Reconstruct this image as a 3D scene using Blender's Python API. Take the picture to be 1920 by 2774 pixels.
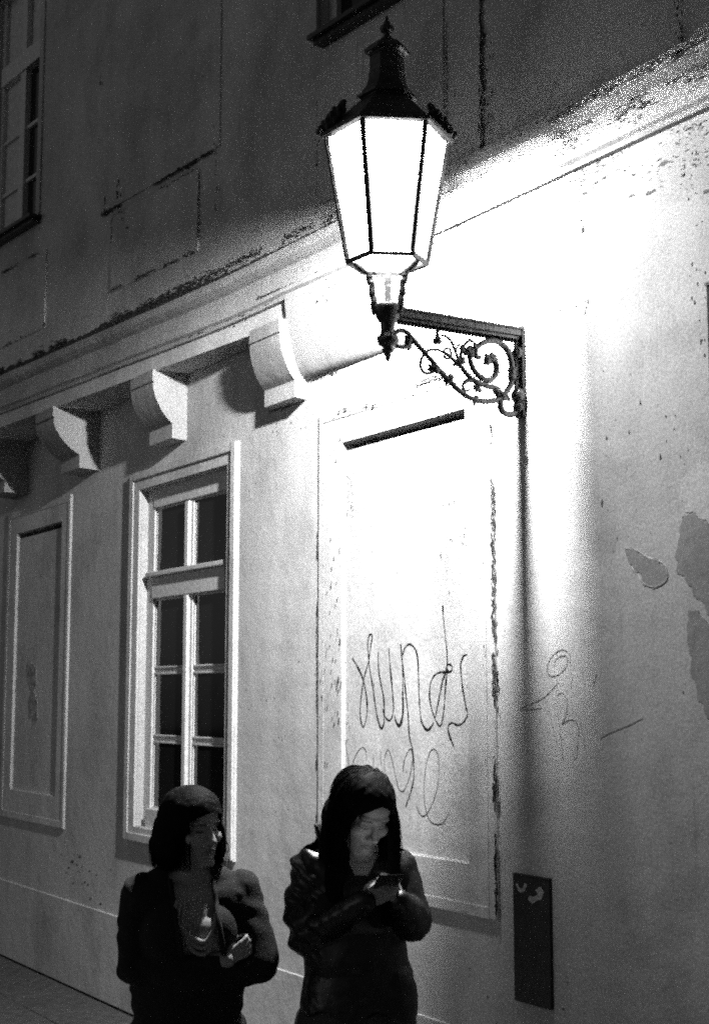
import bpy, bmesh, math, random
from mathutils import Vector, Matrix, noise
R = math.radians
random.seed(7)
for o in list(bpy.data.objects): bpy.data.objects.remove(o, do_unlink=True)
S = bpy.context.scene
COL = S.collection
# ------------------------------------------------------------------ camera
cam = bpy.data.cameras.new('camera'); camo = bpy.data.objects.new('camera', cam); COL.objects.link(camo)
camo.location = (0, -3.6, 1.86)
camo.rotation_euler = (R(97.2), 0, R(58.07))
cam.sensor_fit = 'VERTICAL'; cam.sensor_height = 36; cam.lens = 51.26
cam.clip_start = .05; cam.clip_end = 400
S.camera = camo
# ------------------------------------------------------------------ night sky (black and white film)
w = bpy.data.worlds.new('World'); S.world = w; w.use_nodes = True
wn = w.node_tree; wn.nodes.clear()
sky = wn.nodes.new('ShaderNodeTexSky'); sky.sky_type = 'NISHITA'; sky.sun_disc = False
sky.sun_elevation = R(3); sky.sun_rotation = R(200)
bw = wn.nodes.new('ShaderNodeRGBToBW'); bg = wn.nodes.new('ShaderNodeBackground'); wo = wn.nodes.new('ShaderNodeOutputWorld')
bg.inputs[1].default_value = SKY = 0.042
wn.links.new(sky.outputs[0], bw.inputs[0]); wn.links.new(bw.outputs[0], bg.inputs[0]); wn.links.new(bg.outputs[0], wo.inputs[0])
LAMP = 24000        # radiance of the gas mantle
S.view_settings.view_transform = 'Standard'; S.view_settings.look = 'None'
S.view_settings.exposure = 0; S.view_settings.gamma = 1
S.render.engine = 'CYCLES'
S.cycles.use_denoising = False; S.cycles.use_adaptive_sampling = True; S.cycles.adaptive_threshold = .02; S.cycles.filter_width = 2.1; S.cycles.max_bounces = 5; S.cycles.diffuse_bounces = 3; S.cycles.glossy_bounces = 2; S.cycles.transmission_bounces = 4; S.cycles.transparent_max_bounces = 12; S.cycles.sample_clamp_indirect = 2

# ------------------------------------------------------------------ materials (all grey: the place is seen on black and white film)
MAT = {}
def new_mat(name):
    m = bpy.data.materials.new(name); m.use_nodes = True; nt = m.node_tree
    MAT[name] = m
    return m, nt, nt.nodes['Principled BSDF'], nt.nodes, nt.links
def simple(name, v, rough=.6, metal=0, grain=0, scale=60, bump=0, spec=.4):
    m, nt, p, n, l = new_mat(name)
    p.inputs['Base Color'].default_value = (v, v, v, 1); p.inputs['Roughness'].default_value = rough
    p.inputs['Metallic'].default_value = metal; p.inputs['Specular IOR Level'].default_value = spec
    if grain or bump:
        tc = n.new('ShaderNodeTexCoord'); no = n.new('ShaderNodeTexNoise'); no.inputs['Scale'].default_value = scale; no.inputs['Detail'].default_value = 5
        l.new(tc.outputs['Object'], no.inputs['Vector'])
        if grain:
            mr = n.new('ShaderNodeMapRange'); mr.inputs['From Min'].default_value = .3; mr.inputs['From Max'].default_value = .7
            mr.inputs['To Min'].default_value = v*(1-grain); mr.inputs['To Max'].default_value = min(1, v*(1+grain))
            l.new(no.outputs['Fac'], mr.inputs['Value']); l.new(mr.outputs[0], p.inputs['Base Color'])
        if bump:
            b = n.new('ShaderNodeBump'); b.inputs['Strength'].default_value = bump; b.inputs['Distance'].default_value = .01
            l.new(no.outputs['Fac'], b.inputs['Height']); l.new(b.outputs[0], p.inputs['Normal'])
    return m
def plaster(name, v, mottling=.22, grain=.42, streak=.25):
    m, nt, p, n, l = new_mat(name)
    p.inputs['Roughness'].default_value = .92; p.inputs['Specular IOR Level'].default_value = .15
    tc = n.new('ShaderNodeTexCoord'); geo = n.new('ShaderNodeNewGeometry')
    def nz(scale, detail, vec, rough=.55):
        t = n.new('ShaderNodeTexNoise'); t.inputs['Scale'].default_value = scale; t.inputs['Detail'].default_value = detail
        t.inputs['Roughness'].default_value = rough; l.new(vec, t.inputs['Vector']); return t.outputs['Fac']
    def rng(x, a, b, c, d):
        t = n.new('ShaderNodeMapRange'); 
        for k, q in zip(('From Min', 'From Max', 'To Min', 'To Max'), (a, b, c, d)): t.inputs[k].default_value = q
        l.new(x, t.inputs['Value']); return t.outputs[0]
    def mul(a, b):
        t = n.new('ShaderNodeMath'); t.operation = 'MULTIPLY'
        l.new(a, t.inputs[0]); 
        if isinstance(b, float): t.inputs[1].default_value = b
        else: l.new(b, t.inputs[1])
        return t.outputs[0]
    pos = geo.outputs['Position']
    mp = n.new('ShaderNodeMapping'); mp.inputs['Scale'].default_value = (3.2, 3.2, .5); l.new(pos, mp.inputs['Vector'])
    big = rng(nz(1.1, 7, pos, .6), .3, .7, 1-mottling, 1+mottling*.5)
    stk = rng(nz(1.2, 6, mp.outputs[0], .7), .3, .7, 1-streak*.6, 1.04)
    fine = rng(nz(95, 5, pos, .75), .3, .7, 1-grain, 1+grain)
    speck = rng(nz(26, 3, pos, .7), .22, .34, .45, 1.0)
    blot = rng(nz(2.3, 9, pos, .68), .50, .60, 1.0, .84)
    mp2 = n.new('ShaderNodeMapping'); mp2.inputs['Scale'].default_value = (14, 14, 1.1); l.new(pos, mp2.inputs['Vector'])
    drip = rng(nz(1.0, 7, mp2.outputs[0], .7), .60, .72, 1.0, .72)
    col = mul(mul(mul(mul(mul(mul(big, stk), fine), speck), blot), drip), float(v))
    cl = n.new('ShaderNodeClamp'); cl.inputs['Max'].default_value = .82; l.new(col, cl.inputs['Value']); l.new(cl.outputs[0], p.inputs['Base Color'])
    add = n.new('ShaderNodeMath'); add.operation = 'ADD'
    l.new(nz(9, 6, pos, .6), add.inputs[0]); l.new(mul(nz(160, 3, pos), .12), add.inputs[1])
    b = n.new('ShaderNodeBump'); b.inputs['Strength'].default_value = .35; b.inputs['Distance'].default_value = .012
    l.new(add.outputs[0], b.inputs['Height']); l.new(b.outputs[0], p.inputs['Normal'])
    return m
plaster('plaster', .60); plaster('plaster_trim', .62, .16, .36, .2); plaster('plaster_upper', .58, .25, .32, .25)
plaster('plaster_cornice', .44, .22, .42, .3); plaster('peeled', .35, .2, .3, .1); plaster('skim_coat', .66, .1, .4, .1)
simple('dirt_and_shade', .045, .95, grain=.6, scale=40); simple('grime', .13, .95, grain=.6, scale=60); simple('paint_faint', .28, .8, grain=.7, scale=60); simple('poster', .3, .8, grain=.6, scale=25); simple('paint_black', .012, .5); simple('paint_thin', .10, .7, grain=.6, scale=50)
simple('wood_white', .62, .5, grain=.14, scale=35, bump=.15); simple('iron', .022, .38, grain=.4, scale=45, bump=.5, spec=.5)
simple('cabinet', .018, .45, grain=.5, scale=25); simple('paper', .45, .8, grain=.4, scale=60)
simple('stone', .08, .85, grain=.35, scale=14, bump=.5); simple('asphalt', .05, .85, grain=.4, scale=40, bump=.4)
simple('glass_dark', .012, .07, spec=.5); simple('pale_pane', .6, .8, grain=.15, scale=20); simple('room', .02, .9)
simple('skin', .30, .55, grain=.06, scale=40); simple('lips', .17, .45); simple('brow', .07, .7); simple('hair', .003, .7, grain=.4, scale=90, spec=.06)
simple('knit_black', .008, .9, grain=.3, scale=140, bump=.22); simple('shirt_grey', .26, .8, grain=.15, scale=90)
simple('leather', .008, .34, grain=.3, scale=30, bump=.35, spec=.5); simple('jeans', .05, .85, grain=.3, scale=120); simple('rubber', .02, .7)
simple('eyewhite', .5, .3); simple('phone_black', .015, .25)

simple('enamel', .75, .4)
def opal(name, tint, fac):      # dusty opal glass: lets light through and glows where it is lit from inside
    m, nt, p, n, l = new_mat(name)
    n.remove(p); out = n['Material Output']
    tr_ = n.new('ShaderNodeBsdfTransparent'); tl = n.new('ShaderNodeBsdfTranslucent'); gl = n.new('ShaderNodeBsdfGlossy'); gl.inputs['Roughness'].default_value = .1
    tl.inputs['Color'].default_value = (.9, .9, .9, 1)
    m1 = n.new('ShaderNodeMixShader'); m1.inputs[0].default_value = fac; tr_.inputs[0].default_value = (tint, tint, tint, 1); l.new(tr_.outputs[0], m1.inputs[1]); l.new(tl.outputs[0], m1.inputs[2])
    m2 = n.new('ShaderNodeMixShader'); m2.inputs[0].default_value = .04; l.new(m1.outputs[0], m2.inputs[1]); l.new(gl.outputs[0], m2.inputs[2]); l.new(m2.outputs[0], out.inputs['Surface'])
opal('lantern_glass', .95, .2); opal('dimming_glass', .38, .2); opal('base_glass', .3, .1)  # darker tints added to dim the wall right of and below the lantern
def emit(name, v, st):
    m, nt, p, n, l = new_mat(name); p.inputs['Base Color'].default_value = (.02, .02, .02, 1)
    p.inputs['Emission Color'].default_value = (v, v, v, 1); p.inputs['Emission Strength'].default_value = st
emit('mantle', 1, LAMP); emit('screen', 1, 5)
# ------------------------------------------------------------------ helpers
def link(o, parent=None, local=False):
    COL.objects.link(o)
    if parent:
        o.parent = parent
        if not local:
            mw = Matrix.Identity(4); q = parent; chain = []
            while q: chain.append(q); q = q.parent
            for q in reversed(chain): mw = mw @ q.matrix_parent_inverse @ q.matrix_basis
            o.matrix_parent_inverse = mw.inverted()
    return o
def empty(name, loc, label, cat, rz=0, group=None):
    o = bpy.data.objects.new(name, None); COL.objects.link(o); o.location = loc; o.rotation_euler = (0, 0, rz)
    o.empty_display_size = .1; o['label'] = label; o['category'] = cat
    if group: o['group'] = group
    return o
class MB:
    def __init__(s): s.v = []; s.f = []
    def add(s, vs, fs):
        b = len(s.v); s.v += [tuple(q) for q in vs]; s.f += [tuple(b+i for i in q) for q in fs]; return s
    def box(s, x0, x1, y0, y1, z0, z1, T=None):
        vs = [(x, y, z) for x in (x0, x1) for y in (y0, y1) for z in (z0, z1)]
        if T: vs = [T(*q) for q in vs]
        return s.add(vs, [(0,1,3,2),(4,6,7,5),(0,4,5,1),(2,3,7,6),(0,2,6,4),(1,5,7,3)])
    def tube(s, pts, rad, n=8, cap=True, closed=False):
        pts = [Vector(p) for p in pts]; m = len(pts)
        if not hasattr(rad, '__len__'): rad = [rad]*m
        rings = []; up = None
        for i, p in enumerate(pts):
            t = (pts[min(i+1, m-1)]-pts[max(i-1, 0)]).normalized()
            if up is None: up = Vector((1, 0, 0)) if abs(t.x) < .9 else Vector((0, 0, 1))
            a = (up - t*up.dot(t)).normalized(); up = a; b = t.cross(a)
            rings.append([p+(a*math.cos(2*math.pi*k/n)+b*math.sin(2*math.pi*k/n))*rad[i] for k in range(n)])
        vs = [q for r_ in rings for q in r_]; fs = []
        for i in range(m-1):
            for k in range(n):
                fs.append((i*n+k, i*n+(k+1) % n, (i+1)*n+(k+1) % n, (i+1)*n+k))
        if cap: fs += [tuple(range(n))[::-1], tuple(range((m-1)*n, m*n))]
        return s.add(vs, fs)
    def rings(s, c, prof, n=6, ph=0., cap=True):
        vs = []; fs = []
        for r_, z in prof:
            for k in range(n):
                a = ph+2*math.pi*k/n; vs.append((c[0]+r_*math.sin(a), c[1]-r_*math.cos(a), z))
        for i in range(len(prof)-1):
            for k in range(n): fs.append((i*n+k, i*n+(k+1) % n, (i+1)*n+(k+1) % n, (i+1)*n+k))
        if cap: fs += [tuple(range(n))[::-1], tuple(range((len(prof)-1)*n, len(prof)*n))]
        return s.add(vs, fs)
    def prism(s, poly, y0, y1, T=None):   # poly in (x, z), thickness along y
        n = len(poly); vs = [(x, y0, z) for x, z in poly]+[(x, y1, z) for x, z in poly]
        if T: vs = [T(*q) for q in vs]
        return s.add(vs, [tuple(range(n)), tuple(range(n, 2*n))[::-1]]+[(i, n+i, n+(i+1) % n, (i+1) % n) for i in range(n)])
    def ball(s, c, r_, n=10, m=7, sc=(1, 1, 1)):
        vs = []; fs = []
        for i in range(m+1):
            t = math.pi*i/m
            for k in range(n):
                a = 2*math.pi*k/n; vs.append((c[0]+r_*sc[0]*math.sin(t)*math.cos(a), c[1]+r_*sc[1]*math.sin(t)*math.sin(a), c[2]+r_*sc[2]*math.cos(t)))
        for i in range(m):
            for k in range(n): fs.append((i*n+k, (i+1)*n+k, (i+1)*n+(k+1) % n, i*n+(k+1) % n))
        return s.add(vs, fs)
    def build(s, name, mat, parent=None, smooth=False, bevel=0, local=False, **props):
        me = bpy.data.meshes.new(name); me.from_pydata(s.v, [], s.f)
        bm = bmesh.new(); bm.from_mesh(me); bmesh.ops.remove_doubles(bm, verts=bm.verts, dist=1e-5)
        bmesh.ops.recalc_face_normals(bm, faces=bm.faces)
        if bevel:
            bmesh.ops.bevel(bm, geom=[e for e in bm.edges if len(e.link_faces) == 2 and e.calc_face_angle(0) > .5], offset=bevel, segments=2, affect='EDGES', profile=.6)
        bm.to_mesh(me); bm.free(); me.update()
        me.materials.append(MAT[mat])
        if smooth: 
            for p in me.polygons: p.use_smooth = True
        o = bpy.data.objects.new(name, me); link(o, parent, local)
        for k, q in props.items(): o[k] = q
        return o
def smooth_path(pts, sub=5):
    pts = [Vector(p) for p in pts]; out = []
    for i in range(len(pts)-1):
        p0 = pts[max(i-1, 0)]; p1 = pts[i]; p2 = pts[i+1]; p3 = pts[min(i+2, len(pts)-1)]
        for k in range(sub):
            t = k/sub
            out.append(.5*((2*p1)+(p2-p0)*t+(2*p0-5*p1+4*p2-p3)*t*t+(3*p1-p0-3*p2+p3)*t**3))
    return out+[pts[-1]]
TAG_UP=[[(-5.808,2.038),(-5.766,2.0),(-5.726,1.956),(-5.703,1.913),(-5.683,1.852),(-5.68,1.791),(-5.695,1.742),(-5.711,1.721),(-5.729,1.739),(-5.739,1.791),(-5.732,1.852),(-5.714,1.919),(-5.691,1.974),(-5.668,2.017),(-5.651,2.078),(-5.637,2.12),(-5.641,2.142),(-5.662,2.136),(-5.673,2.109),(-5.671,2.06),(-5.657,1.986),(-5.628,1.889),(-5.606,1.804),(-5.584,1.744),(-5.562,1.718),(-5.542,1.733),(-5.536,1.775),(-5.539,1.84),(-5.561,1.912),(-5.581,1.973),(-5.586,2.021),(-5.585,2.061)],[(-5.548,1.804),(-5.529,1.769),(-5.496,1.754),(-5.472,1.769),(-5.461,1.805),(-5.468,1.876),(-5.484,1.971),(-5.494,2.043),(-5.497,2.076)],[(-5.454,1.776),(-5.436,1.743),(-5.418,1.732),(-5.399,1.747),(-5.386,1.794),(-5.387,1.876),(-5.387,1.97),(-5.395,2.041),(-5.403,2.089)],[(-5.401,2.089),(-5.386,1.994),(-5.366,1.888),(-5.346,1.783),(-5.341,1.725),(-5.334,1.678),(-5.314,1.633),(-5.304,1.564),(-5.307,1.495),(-5.338,1.431),(-5.368,1.383)],[(-5.386,2.041),(-5.37,2.07),(-5.338,2.087),(-5.307,2.08),(-5.281,2.056),(-5.268,2.015),(-5.263,1.922),(-5.257,1.824),(-5.243,1.755),(-5.212,1.721),(-5.182,1.722),(-5.152,1.748)],[(-5.078,2.244),(-5.075,2.193),(-5.063,2.118),(-5.05,2.038),(-5.051,1.965),(-5.063,1.898),(-5.072,1.825),(-5.088,1.757),(-5.105,1.737),(-5.132,1.754),(-5.166,1.807),(-5.181,1.864),(-5.175,1.91),(-5.15,1.944),(-5.11,1.96),(-5.061,1.962),(-5.022,1.965),(-5.012,1.981),(-5.031,1.994),(-5.05,1.988),(-5.066,1.954),(-5.086,1.92),(-5.106,1.864),(-5.142,1.762)],[(-4.893,2.029),(-4.916,2.032),(-4.94,2.019),(-4.953,1.98),(-4.946,1.919),(-4.933,1.864),(-4.915,1.809),(-4.892,1.782),(-4.892,1.765)],[(-4.884,1.985),(-4.876,1.935),(-4.881,1.869)],[(-4.89,1.913),(-4.857,1.929),(-4.83,1.94),(-4.816,1.932),(-4.825,1.918)],[(-4.896,1.798),(-4.93,1.759),(-4.972,1.742),(-5.015,1.75),(-5.039,1.744),(-5.046,1.719),(-5.03,1.686),(-5.007,1.653)]]
TAG_LOW=[[(-5.909,1.677),(-5.891,1.646),(-5.873,1.634),(-5.855,1.66)],[(-5.867,1.635),(-5.849,1.586),(-5.837,1.537)],[(-5.825,1.507),(-5.808,1.544),(-5.778,1.588),(-5.743,1.62),(-5.709,1.628),(-5.688,1.609),(-5.686,1.573)],[(-5.624,1.602),(-5.629,1.545)],[(-5.568,1.619),(-5.565,1.554)],[(-5.535,1.531),(-5.535,1.585),(-5.513,1.621),(-5.496,1.621),(-5.475,1.581),(-5.448,1.517),(-5.422,1.461),(-5.39,1.448),(-5.364,1.469),(-5.332,1.523),(-5.311,1.592),(-5.321,1.63),(-5.342,1.626),(-5.374,1.584),(-5.39,1.537)],[(-5.282,1.394),(-5.267,1.367),(-5.237,1.352),(-5.206,1.365),(-5.166,1.407),(-5.131,1.47),(-5.115,1.544),(-5.116,1.599),(-5.134,1.632),(-5.158,1.637),(-5.183,1.62),(-5.209,1.568),(-5.225,1.493),(-5.224,1.42),(-5.206,1.365),(-5.177,1.333),(-5.127,1.325),(-5.079,1.34),(-5.044,1.381)]]
TAG_RIGHT=[[(-4.34,1.97),(-4.331,1.997),(-4.305,2.01),(-4.272,2.012),(-4.26,1.995),(-4.273,1.969),(-4.307,1.945),(-4.35,1.937),(-4.375,1.946),(-4.379,1.97),(-4.361,2.003),(-4.322,2.029),(-4.279,2.034),(-4.247,2.017),(-4.247,1.984)],[(-4.316,1.912),(-4.386,1.866),(-4.447,1.841),(-4.555,1.81),(-4.418,1.814)],[(-4.391,1.855),(-4.371,1.795),(-4.347,1.731),(-4.323,1.672),(-4.299,1.63)],[(-4.327,1.82),(-4.313,1.742),(-4.297,1.627)],[(-4.33,1.861),(-4.301,1.873),(-4.276,1.861),(-4.268,1.828),(-4.278,1.785),(-4.3,1.758),(-4.262,1.772),(-4.225,1.77),(-4.205,1.744),(-4.211,1.686),(-4.225,1.63),(-4.248,1.663)],[(-4.2,1.781),(-4.185,1.728),(-4.169,1.666)],[(-4.237,1.93),(-4.242,1.898)],[(-4.099,1.942),(-4.12,1.898)],[(-4.087,1.707),(-4.032,1.729),(-3.94,1.756),(-3.861,1.783)]]
PATCH1=[[(-3.929,2.39),(-3.87,2.377),(-3.815,2.347),(-3.744,2.323),(-3.721,2.289),(-3.729,2.259),(-3.783,2.241),(-3.841,2.259),(-3.873,2.294),(-3.905,2.323),(-3.923,2.355)]]
PATCH2=[[(-3.631,2.479),(-3.572,2.47),(-3.519,2.435),(-3.468,2.415),(-3.48,2.132),(-3.528,2.129),(-3.57,2.18),(-3.628,2.257),(-3.668,2.295),(-3.676,2.345),(-3.66,2.414)]]
PATCH3=[[(-3.625,2.151),(-3.585,2.149),(-3.533,2.105),(-3.482,2.075),(-3.496,1.743),(-3.546,1.784),(-3.584,1.846),(-3.614,1.919),(-3.63,2.031),(-3.632,2.105)]]
PATCH4=[[(-3.635,2.602),(-3.551,2.656),(-3.459,2.629),(-3.467,2.42),(-3.519,2.44),(-3.571,2.475),(-3.625,2.491),(-3.64,2.553)]]
SCROLL = {
'stem':[(-0.543,3.187),(-0.574,3.178),(-0.604,3.184),(-0.615,3.211),(-0.601,3.234),(-0.573,3.244),(-0.549,3.236),(-0.524,3.213),(-0.485,3.181),(-0.44,3.144),(-0.395,3.102),(-0.356,3.073),(-0.316,3.044),(-0.275,3.023),(-0.229,3.011),(-0.182,3.011),(-0.128,3.022),(-0.092,3.045),(-0.061,3.083),(-0.049,3.114),(-0.045,3.148)],
'ring':[(-0.045,3.148),(-0.051,3.187),(-0.065,3.224),(-0.095,3.25),(-0.137,3.26),(-0.179,3.251),(-0.211,3.232),(-0.229,3.208),(-0.224,3.185),(-0.206,3.185)],
'inner':[(-0.259,3.2),(-0.256,3.176),(-0.248,3.148),(-0.23,3.124),(-0.204,3.105),(-0.169,3.097),(-0.139,3.113),(-0.125,3.144),(-0.129,3.172),(-0.15,3.185),(-0.171,3.174),(-0.174,3.16)],
'branch':[(-0.116,3.043),(-0.137,3.069),(-0.169,3.073),(-0.216,3.08),(-0.257,3.099),(-0.286,3.124),(-0.309,3.145),(-0.332,3.157),(-0.355,3.171),(-0.377,3.18)],
'loop':[(-0.349,3.172),(-0.383,3.184),(-0.417,3.189),(-0.457,3.179),(-0.484,3.148),(-0.491,3.114),(-0.474,3.092),(-0.446,3.093),(-0.425,3.108),(-0.44,3.127)],
'tendril':[(-0.394,3.249),(-0.365,3.246),(-0.342,3.227),(-0.326,3.196),(-0.314,3.169),(-0.303,3.141)],
'stalk':[(-0.252,3.254),(-0.276,3.231),(-0.294,3.205),(-0.3,3.171),(-0.297,3.142)],
'arc':[(-0.323,3.199),(-0.311,3.22),(-0.29,3.222),(-0.28,3.207),(-0.291,3.193)],
'toploop':[(-0.282,3.226),(-0.255,3.246),(-0.232,3.239),(-0.219,3.227)],
'ringlet':[(-0.386,3.179),(-0.377,3.194),(-0.357,3.202),(-0.346,3.189),(-0.352,3.166),(-0.369,3.16),(-0.384,3.17)],
'curl':[(-0.207,3.085),(-0.246,3.087),(-0.281,3.077),(-0.291,3.057),(-0.28,3.043),(-0.261,3.048)],
'hook':[(-0.107,3.024),(-0.105,2.986),(-0.075,2.97),(-0.042,2.975),(-0.022,2.994),(-0.026,3.018)],
'bud':[(-0.126,3.163),(-0.118,3.14),(-0.139,3.108)],
}
# ------------------------------------------------------------------ ground
g = MB().add([(-90,-60,-.13),(60,-60,-.13),(60,60,-.13),(-90,60,-.13)], [(0,1,2,3)]).build('street', 'asphalt', kind='structure')
pv = MB().box(-40, 12, -2.3, .3, -.3, -.012).build('pavement', 'asphalt', kind='structure')
slab_me = None
for j in range(5):
    for i in range(18):
        o = None
        if slab_me is None:
            o = MB().box(-.296, .296, -.216, .216, -.05, 0).build('paving_slab', 'stone', pv, bevel=.006); slab_me = o.data
        else:
            o = bpy.data.objects.new('paving_slab', slab_me); link(o, pv)
        o.location = (-13+.6*i+(.3 if j % 2 else 0), -.245-.44*j, random.uniform(-.004, .002)); o.rotation_euler = (random.uniform(-.004, .004), random.uniform(-.004, .004), 0)
kb = MB()
x = -40.
while x < 12: kb.box(x, x+.985, -2.48, -2.304, -.3, .004+random.uniform(-.004, .004)); x += 1
kb.build('kerb', 'stone', bevel=.008, kind='structure')

# ------------------------------------------------------------------ building
ANG = R(4.48); XC = -5.0
CA, SA = math.cos(ANG), math.sin(ANG)
def U(s, d, z):            # upper storey frame: s along the wall (leftwards negative), d outwards, z up
    if s >= 0: return (XC+s, -d, z)
    return (XC+s*CA+d*SA, s*SA-d*CA, z)
bld = empty('building', (-6, 0, 0), 'old plastered town house with a corbelled cornice above blind panels and a window', 'building')
# lower wall with openings for the window and the recessed fields
WX0, WX1, WZ0, WZ1 = -8.25, -7.07, 1.09, 3.118
FIELDS = [(-10.51, -9.59, 1.19, 3.06), (-5.87, -4.885, 1.19, 3.06)]
openings = sorted([(WX0, WX1, WZ0, WZ1)]+FIELDS)
m = MB(); x = -18.
for (x0, x1, z0, z1) in openings:
    m.box(x, x0, 0, .45, 0, 3.9); m.box(x0, x1, 0, .45, 0, z0); m.box(x0, x1, 0, .45, z1, 3.9); x = x1
m.box(x, 3, 0, .45, 0, 3.9)
m.build('lower_wall', 'plaster', bld)
m = MB()
m.box(-18, 3, -.009, .01, 0, .53)
m.build('plinth', 'plaster', bld, bevel=.003)
# upper storey: a slab cut for two windows (left bay s -5.22..-4.35, right bay s -1.0..-.13)
def zsag(s): return -.055*min(1, max(0, -s/1.8))
wins = [(-5.22, -4.35), (-1.0, -.14)]
m = MB(); edges = [-13, -5.22, -4.35, -1.0, -.14, 0, 8]
ZB = 3.73
for a, b in zip(edges[:-1], edges[1:]):
    zb = ZB if a < 0 else 3.905
    zz = [(zb, 5.1), (7.0, 9.5)] if (a, b) in wins else [(zb, 9.5)]
    for z0, z1 in zz:
        m.box(a, b, -.5, 0, z0, z1, U)
m.build('upper_wall', 'plaster_upper', bld)
# soffit strip closing the overhang is the underside of the slab itself
# cornice
prof = [(0, 3.872), (.022, 3.876), (.03, 3.895), (.048, 3.905), (.05, 3.925), (.03, 3.935), (.026, 3.99), (.03, 4.035), (.055, 4.045), (.085, 4.062), (.095, 4.085), (.095, 4.105), (0, 4.135)]
m = MB(); ss = [-13, -10]+[-9+.25*i for i in range(36)]+[0, 2, 8]
vs = []; n = len(prof)
for s in ss:
    for d, z in prof:
        e = 1+.0*s; wob = .006*noise.noise(Vector((s*3, z*20, 0)))
        vs.append(U(s, d+ (wob if d > .01 else -.01), z+zsag(s)+wob*.6))
fs = [(i*n+k, i*n+k+1, (i+1)*n+k+1, (i+1)*n+k) for i in range(len(ss)-1) for k in range(n-1)]
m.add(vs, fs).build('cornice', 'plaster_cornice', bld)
# corbels: profile given as fraction of overhang against height
def corbel(s0, s1, proud=.0):
    sm = (s0+s1)/2; over = -sm*SA+proud           # distance from the lower wall to the front face
    pr = [(1, 3.735), (1, 3.672), (.985, 3.664), (1.0, 3.655), (.985, 3.60), (.93, 3.55), (.80, 3.49), (.60, 3.45), (.36, 3.425), (.36, 3.345), (0, 3.335)]
    pr = [(1, 3.735), (1, 3.668), (.94, 3.664), (.985, 3.655), (.96, 3.61), (.88, 3.56), (.76, 3.51), (.60, 3.465), (.42, 3.43), (.42, 3.345), (0, 3.338)]
    cur = [(q.x, q.y) for q in smooth_path([(f, z, 0) for f, z in pr[3:9]], 5)]
    pr = pr[:3]+cur+pr[9:]
    poly = [(-.02, 3.735)]+[(f*over, z) for f, z in pr]+[(-.02, 3.338)]
    mb = MB(); n = len(poly)
    x0, x1 = XC+s0*CA, XC+s1*CA
    vs = [(x0, -d, z) for d, z in poly]+[(x1, -d, z) for d, z in poly]
    mb.add(vs, [tuple(range(n)), tuple(range(n, 2*n))[::-1]]+[(i, n+i, n+(i+1) % n, (i+1) % n) for i in range(n)])
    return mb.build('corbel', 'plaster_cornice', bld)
for k, (a, b) in enumerate(((-1.555, -1.235), (-2.95, -2.63), (-4.30, -3.97), (-5.67, -5.34), (-7.03, -6.7))): corbel(a, b, .05 if k == 0 else .004)
# cove that runs from the last corbel to the flush wall
cp = [(1, 3.874), (.97, 3.80), (.90, 3.73), (.80, 3.66), (.68, 3.59), (.52, 3.52), (.33, 3.47), (.12, 3.437), (-.1, 3.43)]
m = MB(); xs = [-1.24+i*1.24/24 for i in range(25)]; n = len(cp); vs = []
for s in xs:
    over = -s*SA+.035*min(1, -s/.5)
    for f, z in cp: vs.append((XC+s*CA, -(over-.002)*f+.001+.002*noise.noise(Vector((s*9, z*9, 2))), z))
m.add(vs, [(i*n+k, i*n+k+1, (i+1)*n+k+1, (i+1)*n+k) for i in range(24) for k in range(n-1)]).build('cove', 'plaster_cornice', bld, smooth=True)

# framed blind panels with a recessed field
def blind_panel(x0, x1, z0, z1, field, label=None):
    f = .011; ix0, ix1, iz0, iz1 = field
    mb = MB(); g_ = .004; jx0, jx1, jz0, jz1 = ix0-g_, ix1+g_, iz0-g_, iz1+g_
    for (a, b, c, d) in ((x0, jx0, z0, z1), (jx1, x1, z0, z1), (jx0, jx1, z0, jz0), (jx0, jx1, jz1, z1)):
        mb.box(a, b, -f, .02, c, d)
    o = mb.build('blind_panel', 'plaster_trim', bld)
    if label: o['label'] = label
    mm = MB(); t = .05
    for (a, b, c, d) in ((x0+.006, x0+t, z0+.006, z1-.006), (x1-t, x1-.006, z0+.006, z1-.006), (x0+t, x1-t, z0+.006, z0+t), (x0+t, x1-t, z1-t, z1-.006)):
        mm.box(a, b, -f-.0035, -f+.004, c, d)
    mm.build('moulding', 'plaster_trim', o, bevel=.0025)
    MB().box(ix0-.01, ix1+.01, .008, .1, iz0-.01, iz1-.036).build('field', 'plaster', o)
    MB().box(ix0-.01, ix1+.01, .11, .12, iz1-.06, iz1+.01).build('slot', 'room', o)
    return o
blind_panel(-6.09, -4.695, .98, 3.235, FIELDS[1], 'blind plaster panel scrawled with graffiti under the lamp')
blind_panel(-10.72, -9.42, .98, 3.235, FIELDS[0], 'dim blind plaster panel at the far end of the wall')
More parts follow.
